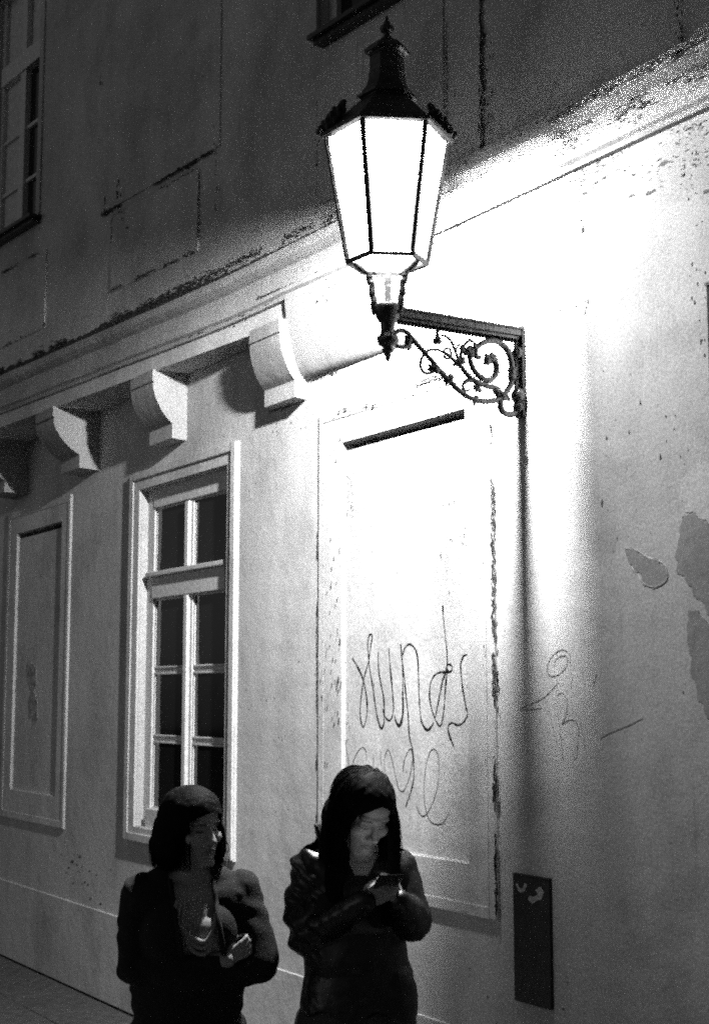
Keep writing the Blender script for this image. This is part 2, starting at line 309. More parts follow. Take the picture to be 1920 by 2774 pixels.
# ---- lower window
wdw = MB(); F = .016
for (a, b, c, d) in ((-8.39, WX0-.004, 1.0, 3.235), (WX1+.004, -6.95, 1.0, 3.235), (WX0-.004, WX1+.004, 1.0, WZ0-.004), (WX0-.004, WX1+.004, WZ1+.004, 3.235)): wdw.box(a, b, -F, .02, c, d)
win = wdw.build('window', 'plaster_trim', bld, label='tall white timber window with six dark panes')
mm = MB()
for (a, b, c, d) in ((-8.385, -8.335, 1.006, 3.23), (-7.005, -6.955, 1.006, 3.23), (-8.335, -7.005, 1.006, 1.05), (-8.335, -7.005, 3.185, 3.23)): mm.box(a, b, -F-.012, -F+.004, c, d)
mm.build('casing', 'plaster_trim', win, bevel=.005)
Y0 = .045
MB().box(WX0-.01, -8.155, Y0, .13, WZ0-.01, WZ1+.01).build('stile', 'wood_white', win, bevel=.004)
MB().box(-7.185, WX1+.01, Y0, .13, WZ0-.01, WZ1+.01).build('stile', 'wood_white', win, bevel=.004)
MB().box(-8.155, -7.185, Y0-.006, .13, 3.0, WZ1+.01).build('head_rail', 'wood_white', win, bevel=.004)
MB().box(-8.155, -7.185, Y0-.03, .13, WZ0-.01, 1.2).build('sill', 'wood_white', win, bevel=.006)
tr = MB().box(-8.155, -7.185, Y0-.012, .13, 2.445, 2.575); tr.box(-8.2, -7.15, Y0-.04, Y0+.01, 2.577, 2.605)
tr.build('transom', 'wood_white', win, bevel=.005)
mu = MB(); mu.box(-7.722, -7.618, Y0+.004, .13, 1.2, 2.445); mu.box(-7.722, -7.618, Y0+.004, .13, 2.605, 3.0); mu.box(-7.694, -7.646, Y0-.018, Y0+.01, 1.2, 2.44); mu.box(-7.694, -7.646, Y0-.018, Y0+.01, 2.61, 2.99)
mu.build('mullion', 'wood_white', win, bevel=.006)
for (x0, x1) in ((-8.155, -7.722), (-7.618, -7.185)):
    for zz in (2.015, 1.61):
        MB().box(x0, x1, Y0+.02, .1, zz-.014, zz+.014).build('muntin', 'wood_white', win, bevel=.004)
    for (z0, z1) in ((2.605, 3.0), (2.029, 2.445), (1.624, 2.001), (1.2, 1.596)):
        t = random.uniform(-.004, .004)
        pm = MB().add([(x0+.001, .064+t, z0), (x1-.001, .064-t, z0), (x1-.001, .064-t*.5, z1), (x0+.001, .064+t*.5, z1), (x0+.001, .068+t, z0), (x1-.001, .068-t, z0), (x1-.001, .068-t*.5, z1), (x0+.001, .068+t*.5, z1)],
             [(0,1,2,3), (7,6,5,4), (0,4,5,1), (1,5,6,2), (2,6,7,3), (3,7,4,0)])
        pm.build('pane', 'glass_dark', win)
        fr = MB(); e = .013
        fr.box(x0, x0+e, Y0+.012, .09, z0, z1); fr.box(x1-e, x1, Y0+.012, .09, z0, z1)
        fr.box(x0+e, x1-e, Y0+.012, .09, z1-e, z1); fr.box(x0+e, x1-e, Y0+.012, .09, z0, z0+e*.7)
        fr.build('sash', 'wood_white', win, bevel=.003)
MB().box(-8.35, -6.97, .44, .46, 1.0, 3.3).build('dark_room', 'room', win)
# ---- upper windows
def upper_window(s0, s1, pale_left, label):
    z0, z1 = 5.1, 7.0
    fr = MB()
    fr.box(s0-.06, s0, -.02, .012, z0, z1, U); fr.box(s1, s1+.06, -.02, .012, z0, z1, U); fr.box(s0-.06, s1+.06, -.02, .012, z1, z1+.07, U)
    wn_ = fr.build('window', 'plaster_upper', bld, label=label)
    MB().box(s0+.03, s1+.08, -.1, .09, 5.085, 5.108, U).add(MB().box(s0+.045, s1+.06, -.1, .06, 5.06, 5.0845, U).v, MB().box(0,1,0,1,0,1).f).build('sill', 'iron', wn_)
    mb = MB(); D = -.07
    mb.box(s0, s0+.06, D-.06, D, z0, z1, U); mb.box(s1-.05, s1, D-.06, D, z0, z1, U)
    mb.box(s0+.06, s1-.05, D-.06, D, z0, z0+.07, U)
    mb.build('stile', 'wood_white', wn_, bevel=.004)
    MB().box(s0+.06, s1-.05, D-.06, D+.025, 6.33, 6.47, U).build('transom', 'wood_white', wn_, bevel=.004)
    sm = (s0+s1)/2
    MB().box(sm-.045, sm+.045, D-.06, D+.012, z0+.07, 6.33, U).box(sm-.04, sm+.04, D-.06, D+.012, 6.47, z1, U).build('mullion', 'wood_white', wn_, bevel=.004)
    for k, (a, b) in enumerate(((s0+.06, sm-.045), (sm+.045, s1-.05))):
        for zz in (5.50, 5.90): MB().box(a, b, D-.04, D-.008, zz-.013, zz+.013, U).build('muntin', 'wood_white', wn_, bevel=.003)
        for (c, d) in ((5.17, 5.487), (5.513, 5.887), (5.913, 6.33), (6.47, 7.0)):
            MB().box(a+.001, b-.001, D-.034, D-.03, c, d, U).build('pane', 'pale_pane' if (k == 0 and pale_left) or c > 6.4 else 'glass_dark', wn_)  # some panes take a plain pale colour of their own
    MB().box(s0-.05, s1+.05, -.5, -.48, z0-.05, z1+.05, U).build('dark_room', 'room', wn_)
upper_window(-5.22, -4.35, True, 'upper storey window at the left border with pale left panes')
upper_window(-1.0, -.14, False, 'upper storey window above the lantern, cut off by the top border')
# ---- shallow aprons and blind bay of the upper storey
def slab(s0, s1, z0, z1, d=.012): MB().box(s0, s1, -.005, d, z0, z1, U).build('apron', 'plaster_upper', bld, bevel=.003)
slab(-3.2, -2.15, 4.32, 4.80); slab(-3.36, -1.93, 4.86, 8.6, .010); slab(-5.35, -4.16, 4.3, 4.84); slab(-1.17, -.02, 4.26, 4.95, .010)
slab(.02, .26, 4.14, 9.2, .012)
# ------------------------------------------------------------------ marks on the wall
def stroke_mesh(strokes, y, w0, thick=.0012):
    mb = MB()
    for st in strokes:
        pts = [Vector((p[0], 0, p[1])) for p in smooth_path([(a, b, 0) for a, b in st], 6)] if False else [Vector((q.x, 0, q.y)) for q in smooth_path([(a, b, 0) for a, b in st], 6)]
        L = []; n = len(pts)
        for i, p in enumerate(pts):
            t = (pts[min(i+1, n-1)]-pts[max(i-1, 0)]); t.normalize(); nn = Vector((-t.z, 0, t.x))
            down = .38+1.15*abs(noise.noise(Vector((p.x*9, p.z*9, 3.1))))+.35*noise.noise(Vector((p.x*45, p.z*45, 1)))+.25*abs(t.z)*max(0, noise.noise(Vector((p.x*3, p.z*3, 9))))
            ww = w0*down*(.5+.5*min(1, min(i, n-1-i)/3+.3))
            L.append((p+nn*ww, p-nn*ww))
        vs = []; fs = []
        for a, b in L: vs += [(a.x, y, a.z), (b.x, y, b.z), (a.x, y+.004, a.z), (b.x, y+.004, b.z)]
        for i in range(n-1):
            o = i*4; q = o+4
            fs += [(o, q, q+1, o+1), (o, o+2, q+2, q), (o+1, q+1, q+3, o+3)]
        mb.add(vs, fs)
    return mb
stroke_mesh(TAG_UP, .0068, .0062).build('graffiti', 'paint_black', bld, label='large looping black graffiti tag on the panel')
stroke_mesh(TAG_LOW, .0068, .0032).build('graffiti', 'paint_thin', bld, label='thin looping graffiti tag behind the long haired person')
stroke_mesh(TAG_RIGHT, -.0012, .0027).build('graffiti', 'paint_faint', bld, label='thin scribbled graffiti tag right of the lamp shadow')
# dirt and chips: small irregular flakes
def blob_poly(x, z, a, b, n=9):
    ph = random.uniform(0, 6.28)
    return [(x+a*(.35+.95*random.random())*math.cos(ph+6.283*k/n), z+b*(.35+.95*random.random())*math.sin(ph+6.283*k/n)) for k in range(n)]
def flakes(lines, y, name='dirt_streak', mat='dirt_and_shade', T=None):
    mb = MB()
    for (x0, z0, x1, z1, dens, size, jit) in lines:
        L = math.hypot(x1-x0, z1-z0); dens *= 5; size *= .40; jit *= 1.4; n = max(1, int(L*dens))
        vert = abs(z1-z0) > abs(x1-x0)
        for i in range(n):
            t = (i+random.random())/n
            if n > 4 and noise.noise(Vector((x0*3+t*L*4.5, z0*5+jit*50, 7))) < -.08: continue
            x = x0+(x1-x0)*t+random.gauss(0, jit); z = z0+(z1-z0)*t+random.gauss(0, jit)
            s = size*random.lognormvariate(-.25, .55)
            a, b = (s*.5, s*1.5) if vert else (s*1.5, s*.5)
            pts = blob_poly(x, z, a, b, 10)
            if T: mb.prism(pts, -.003, .0016, T)
            else: mb.prism(pts, y-.0016, y+.003)
    return mb.build(name, mat, bld, kind='stuff')
# on the panel frame and the wall beside it
flakes([(-4.692, 3.0, -4.692, 1.0, 34, .012, .003), (-4.69, 2.2, -4.69, 1.35, 14, .022, .004), (-4.76, 2.4, -4.76, 1.6, 5, .008, .006)], -.0225)
flakes([(-6.088, 3.2, -6.088, 1.0, 40, .006, .0015), (-6.02, 2.2, -6.02, 1.5, 6, .012, .012), (-5.94, 3.1, -5.94, 1.7, 9, .009, .03), (-5.90, 1.95, -5.88, 1.55, 22, .013, .008)], -.0145)
flakes([(-6.04, 3.232, -5.0, 3.236, 60, .011, .003), (-6.0, 3.215, -5.2, 3.218, 20, .01, .010)], -.0235)
flakes([(-4.90, 2.9, -4.90, 1.3, 16, .007, .003), (-5.05, 2.8, -4.93, 2.3, 14, .014, .04), (-5.6, 2.95, -5.2, 2.5, 10, .006, .12), (-5.85, 3.0, -5.82, 2.7, 30, .009, .014), (-5.85, 2.0, -5.85, 1.55, 14, .012, .01), (-5.5, 2.9, -5.3, 1.5, 5, .005, .2)], .0075)
# on the open wall
flakes([(-4.36, 3.72, -4.25, 3.3, 55, .012, .03), (-4.15, 3.70, -4.13, 3.3, 26, .010, .02), (-4.5, 3.0, -4.44, 2.6, 14, .006, .02), (-4.05, 3.7, -3.9, 3.68, 30, .010, .012),
        (-3.55, 3.75, -3.5, 3.0, 14, .010, .02), (-4.2, 2.95, -4.1, 2.4, 5, .008, .06), (-3.9, 3.1, -3.6, 2.6, 7, .008, .06), (-4.3, 3.2, -3.6, 2.0, 7, .005, .2),
        (-6.55, 3.33, -6.53, 3.1, 30, .010, .012), (-6.62, 3.34, -6.26, 3.338, 60, .009, .004), (-6.4, 3.3, -6.2, 3.2, 10, .007, .03),
        (-6.5, 1.9, -6.4, 1.2, 8, .007, .12), (-6.85, 3.2, -6.2, 1.2, 8, .005, .15), (-9.4, .75, -9.0, .72, 12, .02, .05), (-8.9, .8, -8.7, .6, 12, .022, .06), (-4.9, .85, -4.2, .6, 8, .012, .1),
        (-9.3, 3.4, -9.5, 3.3, 20, .012, .03), (-5.6, .9, -5.0, .7, 8, .012, .06)], 0)
# under and on the cornice (right part), thick stains running down
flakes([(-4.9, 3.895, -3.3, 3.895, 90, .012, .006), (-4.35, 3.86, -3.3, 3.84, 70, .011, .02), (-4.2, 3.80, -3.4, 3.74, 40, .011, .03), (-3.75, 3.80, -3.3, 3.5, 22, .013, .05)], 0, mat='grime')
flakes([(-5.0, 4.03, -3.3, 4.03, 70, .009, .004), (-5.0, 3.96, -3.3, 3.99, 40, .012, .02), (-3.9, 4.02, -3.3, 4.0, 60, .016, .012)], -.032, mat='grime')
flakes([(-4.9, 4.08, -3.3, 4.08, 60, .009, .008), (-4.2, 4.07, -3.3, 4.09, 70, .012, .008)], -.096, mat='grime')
# upper storey, left of the crease
def fl_u(lines, d=0): return flakes(lines, 0, T=lambda s, y, z: U(s, d-y, z))
fl_u([(-3.35, 4.85, -1.95, 4.852, 75, .013, .004), (-3.32, 5.0, -3.3, 4.86, 22, .02, .012), (-3.15, 5.0, -3.1, 4.9, 16, .02, .012), (-1.95, 5.35, -1.95, 5.25, 40, .016, .004),
      (-3.2, 4.80, -2.15, 4.802, 16, .010, .004), (-3.19, 4.33, -2.16, 4.325, 60, .011, .004), (-3.2, 4.8, -3.2, 4.25, 26, .010, .005), (-3.1, 4.8, -3.0, 4.7, 16, .014, .02), (-2.14, 4.75, -2.14, 4.25, 24, .010, .005),
      (-1.96, 4.9, -1.96, 4.1, 10, .013, .005), (-4.15, 4.84, -5.1, 4.845, 45, .013, .006), (-4.15, 4.8, -4.17, 4.25, 14, .012, .006), (-4.28, 5.6, -4.28, 5.0, 8, .015, .006), (-4.5, 4.3, -5.2, 4.3, 40, .010, .004),
      (-1.17, 4.7, -1.17, 4.25, 50, .007, .002), (-.99, 4.8, -.99, 4.2, 14, .007, .004), (-3.4, 5.9, -3.4, 4.9, 3, .012, .003), (-2.4, 4.5, -1.4, 4.2, 4, .008, .1), (-4.2, 5.9, -.3, 4.9, 5, .006, .5)], .012)
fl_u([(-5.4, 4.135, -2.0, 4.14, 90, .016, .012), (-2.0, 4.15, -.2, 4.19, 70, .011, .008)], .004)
fl_u([(-1.5, 3.895, -.3, 3.90, 50, .011, .004), (-2.2, 3.85, -1.3, 3.86, 26, .013, .01), (-1.52, 3.672-.055+.05, -1.25, 3.67, 70, .007, .002), (-1.0, 3.82, -.3, 3.84, 26, .009, .02)], .03)
flakes([(-6.25, 3.432, -5.45, 3.432, 60, .010, .005)], -.006)
# dark strip painting in the shade along the top of the cornice
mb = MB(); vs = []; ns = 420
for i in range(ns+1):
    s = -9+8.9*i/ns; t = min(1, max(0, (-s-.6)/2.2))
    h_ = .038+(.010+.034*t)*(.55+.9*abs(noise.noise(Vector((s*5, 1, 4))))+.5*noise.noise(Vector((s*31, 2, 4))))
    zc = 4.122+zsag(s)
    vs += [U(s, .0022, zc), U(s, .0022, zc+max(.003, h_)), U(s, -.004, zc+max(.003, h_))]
mb.add(vs, [q for i in range(ns) for q in ((3*i, 3*i+1, 3*i+4, 3*i+3), (3*i+1, 3*i+2, 3*i+5, 3*i+4))]).build('shade_line', 'dirt_and_shade', bld)
# right of the crease: the long dark joint
flakes([(-4.742, 6.4, -4.742, 4.12, 60, .011, .003), (-4.742, 5.2, -4.742, 4.14, 26, .017, .006), (-4.99, 5.6, -4.99, 4.3, 34, .007, .003), (-4.93, 4.5, -4.92, 4.2, 16, .008, .004), (-4.70, 4.6, -4.69, 4.2, 20, .010, .012), (-4.95, 4.26, -4.75, 4.318, 60, .005, .002),
        (-3.575, 4.35, -3.57, 4.14, 26, .014, .006), (-4.0, 4.36, -3.8, 4.3, 6, .010, .03), (-4.32, 4.14, -4.315, 4.08, 60, .007, .002)], -.0128)
# peeled paint patches
def patch(poly, mat, rough=.016, label=None):
    pts = []
    n = len(poly)
    for i in range(n):
        a, b = poly[i], poly[(i+1) % n]
        for k in range(14):
            t = k/14; x = a[0]+(b[0]-a[0])*t; z = a[1]+(b[1]-a[1])*t
            e = rough*noise.noise(Vector((x*26, z*26, 5)))+.006*noise.noise(Vector((x*120, z*120, 8))); pts.append((x+e, z+e*.8))
    mb = MB().prism(pts, -.0018, .003); o = mb.build('peeled_patch', mat, bld)
    return o
patch(PATCH1[0], 'peeled'); patch(PATCH2[0], 'peeled'); patch(PATCH3[0], 'peeled'); patch(PATCH4[0], 'skim_coat')
def rim(poly, wd):
    st = poly+[poly[0]]
    stroke_mesh([st], -.0026, wd).build('flaking_edge', 'skim_coat', bld)
rim(PATCH1[0], .0022)

# ------------------------------------------------------------------ things on the wall
cb = empty('wall_cabinet', (-4.485, 0, .70), 'narrow black metal box on the wall, torn sticker at its top', 'wall cabinet')
MB().box(-4.595, -4.375, -.014, .01, .70, 1.172).build('door', 'cabinet', cb, bevel=.004)
MB().box(-4.596, -4.374, -.017, .01, 1.1725, 1.18).build('lid', 'cabinet', cb, bevel=.003)
MB().prism([(-4.575, 1.14), (-4.56, 1.115), (-4.545, 1.11), (-4.52, 1.118), (-4.505, 1.142), (-4.52, 1.15), (-4.53, 1.128), (-4.55, 1.125), (-4.565, 1.142)], -.0155, -.012).prism([(-4.50, 1.09), (-4.475, 1.075), (-4.45, 1.09), (-4.42, 1.098), (-4.405, 1.125), (-4.425, 1.145), (-4.455, 1.13), (-4.44, 1.115), (-4.47, 1.10), (-4.49, 1.105)], -.0155, -.012).build('sticker', 'paper', cb, label='torn pale sticker remains')
sg = empty('wall_sign', (-3.3, 0, 2.9), 'dark narrow board fixed to the wall at the right border', 'sign')
MB().box(-3.478, -3.2, -.02, .004, 2.86, 3.25).build('board', 'room', sg, bevel=.004)
MB().box(-3.482, -3.19, -.024, .004, 3.2505, 3.262).build('top_rail', 'iron', sg)

tp_ = MB().prism([(-10.27, 2.09), (-10.17, 2.10), (-10.08, 2.06), (-10.06, 1.95), (-10.10, 1.90), (-10.03, 1.82), (-10.02, 1.70), (-10.09, 1.66), (-10.13, 1.72), (-10.19, 1.70), (-10.21, 1.83), (-10.16, 1.90), (-10.24, 1.97)], .0055, .0085)
tp_.build('torn_poster', 'poster', bld, label='torn remains of a poster on the dim far panel')
# ------------------------------------------------------------------ wall lamp
LX, LY = -4.512, -.64
lamp = empty('wall_lamp', (-4.512, 0, 3.0), 'lit hexagonal glass street lantern on a scrolled black iron wall bracket', 'street lamp')
FACE = 64; PH = R(FACE+30)
c = (LX, LY)
def corner(k, r_, z): a = PH+k*math.pi/3; return Vector((LX+r_*math.sin(a), LY-r_*math.cos(a), z))
RB, RT, ZB_, ZT = .147, .230, 3.505, 3.985
for k in range(6):
    a0, a1, b0, b1 = corner(k, RB, ZB_), corner(k+1, RB, ZB_), corner(k, RT, ZT), corner(k+1, RT, ZT)
    cen = (a0+a1+b0+b1)/4; nrm = (a1-a0).cross(b0-a0).normalized()*.003
    ins = lambda p: p+(cen-p)*.02
    q = [ins(a0), ins(a1), ins(b1), ins(b0)]
    MB().add([p for p in q]+[p+nrm for p in q], [(0,1,2,3), (7,6,5,4), (0,4,5,1), (1,5,6,2), (2,6,7,3), (3,7,4,0)]).build('pane', 'dimming_glass' if k == 0 else 'lantern_glass', lamp)  # first pane tinted darker, added to dim the wall on the right
    MB().tube([corner(k, RB+.003, ZB_-.004), corner(k, (RB+RT)/2+.003, (ZB_+ZT)/2), corner(k, RT+.003, ZT+.006)], [.0125, .0125, .0135], 6).build('post', 'iron', lamp)
MB().rings(c, [(RB-.004, ZB_-.002), (RB-.004, ZB_+.002)], 6, PH).build('bottom_pane', 'base_glass', lamp)
# bottom ring and eave
rg = MB()
for k in range(6): rg.tube([corner(k, RB+.006, ZB_-.006), corner(k+1, RB+.006, ZB_-.006)], .0115, 6)
rg.build('base_ring', 'iron', lamp)
ev = MB().rings(c, [(.235, 3.982), (.257, 3.986), (.262, 3.998), (.252, 4.008), (.235, 4.014), (.225, 4.008)], 6, PH, cap=False); ev.build('eave', 'iron', lamp)
rf = MB().rings(c, [(.228, 4.000), (.238, 4.016), (.205, 4.045), (.165, 4.085), (.130, 4.120), (.106, 4.140), (.104, 4.146), (.119, 4.150), (.121, 4.160), (.100, 4.166), (.098, 4.178), (.090, 4.19), (.080, 4.205), (.074, 4.225), (.072, 4.245), (.076, 4.250), (.070, 4.256)], 6, PH)
roof = rf.build('roof', 'iron', lamp, bevel=.003)
MB().rings(c, [(.068, 4.25), (.067, 4.325)], 6, PH).build('chimney', 'iron', roof)
MB().rings(c, [(.069, 4.320), (.074, 4.328), (.088, 4.334), (.092, 4.342), (.086, 4.350), (.066, 4.368), (.040, 4.384), (.018, 4.392), (.012, 4.396)], 6, PH).build('cap', 'iron', roof, bevel=.002)
MB().rings(c, [(.012, 4.390), (.020, 4.398), (.019, 4.404), (.011, 4.408), (.011, 4.416), (.022, 4.423), (.028, 4.434), (.028, 4.441), (.022, 4.448), (.012, 4.453), (.014, 4.458), (.013, 4.464), (.006, 4.472), (.007, 4.480), (.002, 4.492)], 12).build('finial', 'iron', roof, smooth=True)
# leaf crests standing on the six eave corners
for k in (1, 2, 3, 4):
    a = PH+k*math.pi/3; er = Vector((math.sin(a), -math.cos(a), 0)); et = Vector((math.cos(a), math.sin(a), 0))
    mb = MB(); base = Vector((LX, LY, 4.0))+er*.222
    def ax(h): return base+Vector((0, 0, h))-er*(.25*h+1.2*h*h)
    core = [(0, .046), (.03, .040), (.06, .030), (.09, .021), (.115, .014), (.128, .015), (.140, .008)]
    mb.tube([ax(h) for h, _ in core], [q for _, q in core], 9)
    for h, r_, n_ in ((.012, .046, 8), (.042, .037, 7), (.072, .028, 6), (.098, .020, 5)):      # tiers of curled leaf tips
        for j in range(n_):
            t = 6.283*j/n_+h*40; mb.ball(ax(h)+(er*math.cos(t)+et*math.sin(t))*r_, .0105+.05*(.1-h)*.06, 6, 5, (1, 1, 1.5))
    mb.ball(ax(.126), .014, 8, 6)
    mb.build('crest', 'iron', roof)
# reflector, burner and mantle
MB().rings(c, [(.200, 4.018), (.155, 4.062), (.06, 4.080)], 18).build('reflector', 'enamel', lamp)
MB().rings(c, [(.03, 4.079), (.03, 4.070), (.022, 4.066), (.022, 4.05)], 12).build('burner', 'iron', lamp)
MB().ball((LX, LY, 3.995), .050, 16, 10, (1, 1, 1.12)).build('mantle', 'mantle', lamp, smooth=True)
# cradle of bent arms below the ring
for az, side in ((128, 1), (326, 1), (236, 1)):
    a = R(az); e = Vector((math.sin(a), -math.cos(a), 0))
    path = [(.125, 3.502), (.098, 3.475), (.072, 3.458), (.070, 3.428), (.060, 3.415), (.059, 3.375), (.053, 3.36), (.052, 3.315), (.046, 3.30)]
    pts = smooth_path([Vector((LX, LY, z))+e*r_ for i, (r_, z) in enumerate(path)], 4)
    mb = MB().tube(pts, [.0105+.003*abs(math.sin(i*.55)) for i in range(len(pts))], 8)
    mb.ball(pts[10], .0145, 8, 6); mb.build('cradle_arm', 'iron', lamp, smooth=True)
MB().rings(c, [(.030, 3.325), (.034, 3.345), (.036, 3.40), (.042, 3.45), (.050, 3.494)], 14, cap=False).build('funnel', 'lantern_glass', lamp, smooth=True)
MB().rings(c, [(.045, 3.335), (.053, 3.328), (.052, 3.31), (.046, 3.30), (.046, 3.288), (.038, 3.275), (.028, 3.262), (.026, 3.225), (.030, 3.22), (.040, 3.208), (.042, 3.195), (.036, 3.18), (.020, 3.172), (.018, 3.166), (.024, 3.160), (.022, 3.152), (.012, 3.146), (.013, 3.138), (.009, 3.125), (.003, 3.115)], 14).build('socket', 'iron', lamp, smooth=True)
# beam
bm_ = MB().box(LX-.022, LX+.022, LY+.03, -.005, 3.293, 3.318).box(LX-.011, LX+.011, LY+.03, -.005, 3.280, 3.293).box(LX-.029, LX+.029, LY+.025, 0, 3.318, 3.327)
beam = bm_.build('beam', 'iron', lamp, bevel=.002)
bd = MB()
for i in range(36): bd.ball((LX, LY+.05+i*(.56/35), 3.273), .0085, 7, 5, (1.5, .8, 1))
bd.build('bead_row', 'iron', beam)
# wall plate, bar, bosses
MB().box(LX-.026, LX+.026, -.014, .004, 2.965, 3.335).build('wall_plate', 'iron', lamp, bevel=.003)
MB().tube([(LX, -.028, 3.285), (LX, -.026, 3.08), (LX, -.03, 2.99)], .010, 8).build('back_bar', 'iron', lamp)
for z, s_ in ((3.225, .026), (3.05, .034), (3.005, .026)): MB().ball((LX+.004, -.022, z), s_, 12, 8, (1, .8, 1)).build('boss', 'iron', lamp, smooth=True)
W = dict(stem=(.0065, .0105), ring=(.0115, .0085), inner=(.0085, .012), branch=(.0115, .005), loop=(.0048, .0055), tendril=(.0042, .005), stalk=(.0045, .006), arc=(.0035, .0045), toploop=(.005, .005), ringlet=(.004, .004), curl=(.0065, .0045), hook=(.011, .009), bud=(.005, .008))
for k, pts in SCROLL.items():
    p3 = smooth_path([Vector((LX, y, z)) for y, z in pts], 5); n = len(p3); r0, r1 = W[k]
    MB().tube(p3, [1.22*(r0+(r1-r0)*i/(n-1)) for i in range(n)], 8).build('scroll', 'iron', lamp, smooth=True)
def leaf(y, z, ang, s_, n=5):
    s_ *= 1.25     # a cast acanthus cluster: a ribbed base with curled lobes
    mb = MB().ball((LX, y, z), s_*.42, 8, 6)
    for i in range(n):
        a = ang+(i-(n-1)/2)*.62; d = Vector((0, math.cos(a), math.sin(a))); q = Vector((LX+random.uniform(-.3, .3)*s_, y, z))
        side = Vector((0, -d.z, d.y))*(1 if i > n/2 else -1)
        mb.tube(smooth_path([q, q+d*s_*.5, q+d*s_*.85+side*s_*.15, q+d*s_*.9+side*s_*.4], 3), [s_*.34, s_*.36, s_*.36, s_*.34, s_*.30, s_*.27, s_*.24, s_*.2, s_*.16, s_*.1], 6)
    mb.build('leaf', 'iron', lamp, smooth=True)
for a in ((-.552, 3.198, .3, .022), (-.426, 3.117, -2, .021), (-.353, 3.073, 2.4, .021), (-.223, 3.009, 2.6, .018), (-.250, 3.191, 1.8, .030), (-.156, 3.179, 1.6, .026), (-.303, 3.146, 1.9, .023), (-.216, 3.065, -1.9, .019), (-.095, 3.035, 1.2, .026), (-.12, 3.06, 2.2, .016), (-.29, 3.20, 1.2, .015), (-.235, 3.215, .5, .016)): leaf(*a)
MB().rings((LX, -.411), [(.006, 3.27), (.007, 3.245), (.016, 3.232), (.019, 3.215), (.004, 3.212)], 10).build('bell_flower', 'iron', lamp, smooth=True)
MB().rings((LX, -.047), [(.016, 3.112), (.020, 3.115), (.020, 3.122), (.017, 3.126), (.017, 3.145), (.021, 3.149), (.021, 3.156), (.015, 3.16)], 12).build('collar', 'iron', lamp, smooth=True)
# ------------------------------------------------------------------ people
def remesh(parts, voxel, smooth=4, fac=.5):
    """Union of tapered capsules ('c', p0, r0, p1, r1) and ellipsoids ('e', centre, radii[, matrix]) as one continuous surface."""
    bm = bmesh.new()
    for p in parts:
        if p[0] == 'e':
            mt = Matrix.Translation(Vector(p[1])) @ (p[3] if len(p) > 3 else Matrix.Identity(4)) @ Matrix.Diagonal((*p[2], 1))
            bmesh.ops.create_icosphere(bm, subdivisions=3, radius=1, matrix=mt)
        else:
            _, a, ra, b, rb = p; a = Vector(a); b = Vector(b); d = b-a; L = d.length
            for q, r_ in ((a, ra), (b, rb)):
                bmesh.ops.create_icosphere(bm, subdivisions=2, radius=r_*1.02, matrix=Matrix.Translation(q))
            if L > 1e-5:
                q = d.to_track_quat('Z', 'Y').to_matrix().to_4x4()
                bmesh.ops.create_cone(bm, cap_ends=True, segments=20, radius1=ra, radius2=rb, depth=L, matrix=Matrix.Translation((a+b)/2) @ q)
    me = bpy.data.meshes.new('tmp'); bm.to_mesh(me); bm.free()
    o = bpy.data.objects.new('tmp', me); COL.objects.link(o)
    md = o.modifiers.new('r', 'REMESH'); md.mode = 'VOXEL'; md.voxel_size = voxel; md.use_smooth_shade = True
    if smooth:
        sm = o.modifiers.new('s', 'SMOOTH'); sm.factor = fac; sm.iterations = smooth
    dg = bpy.context.evaluated_depsgraph_get(); dg.update()
    out = bpy.data.meshes.new_from_object(o.evaluated_get(dg))
    bpy.data.objects.remove(o, do_unlink=True); bpy.data.meshes.remove(me)
    return out
def finish(me, name, mats, parent, move=None, slot=None, cut=None, **props):
    """move(v, n) -> offset vector, slot(c) -> material index, cut(c) -> True removes the face."""
    bm = bmesh.new(); bm.from_mesh(me)
    if cut: bmesh.ops.delete(bm, geom=[f for f in bm.faces if cut(f.calc_center_median())], context='FACES')
    if cut:
        for _ in range(6):
            bv = [v for v in bm.verts if v.is_boundary]
            av = {v: sum((e.other_vert(v).co for e in v.link_edges if e.is_boundary), Vector())/max(1, sum(1 for e in v.link_edges if e.is_boundary)) for v in bv}
            for v in bv: v.co = v.co.lerp(av[v], .5)
    bm.normal_update()
    if move:
        offs = [move(v.co, v.normal) for v in bm.verts]
        for v, q in zip(bm.verts, offs): v.co += q
    for f in bm.faces:
        f.smooth = True
        if slot: f.material_index = slot(f.calc_center_median())
    me.materials.clear()
    for k in mats: me.materials.append(MAT[k])
    bm.to_mesh(me); bm.free()
    me.name = name
    o = bpy.data.objects.new(name, me); link(o, parent, local=True)
    for k, q in props.items(): o[k] = q
    return o
def head_matrix(centre, yaw, pitch, roll=0):
    """head frame: x to the viewer's right when facing us, y towards the face, z up."""
    return Matrix.Translation(centre) @ Matrix.Rotation(R(yaw), 4, 'Z') @ Matrix.Rotation(R(pitch), 4, 'X') @ Matrix.Rotation(R(roll), 4, 'Y') @ Matrix.Diagonal((1, -1, 1, 1))
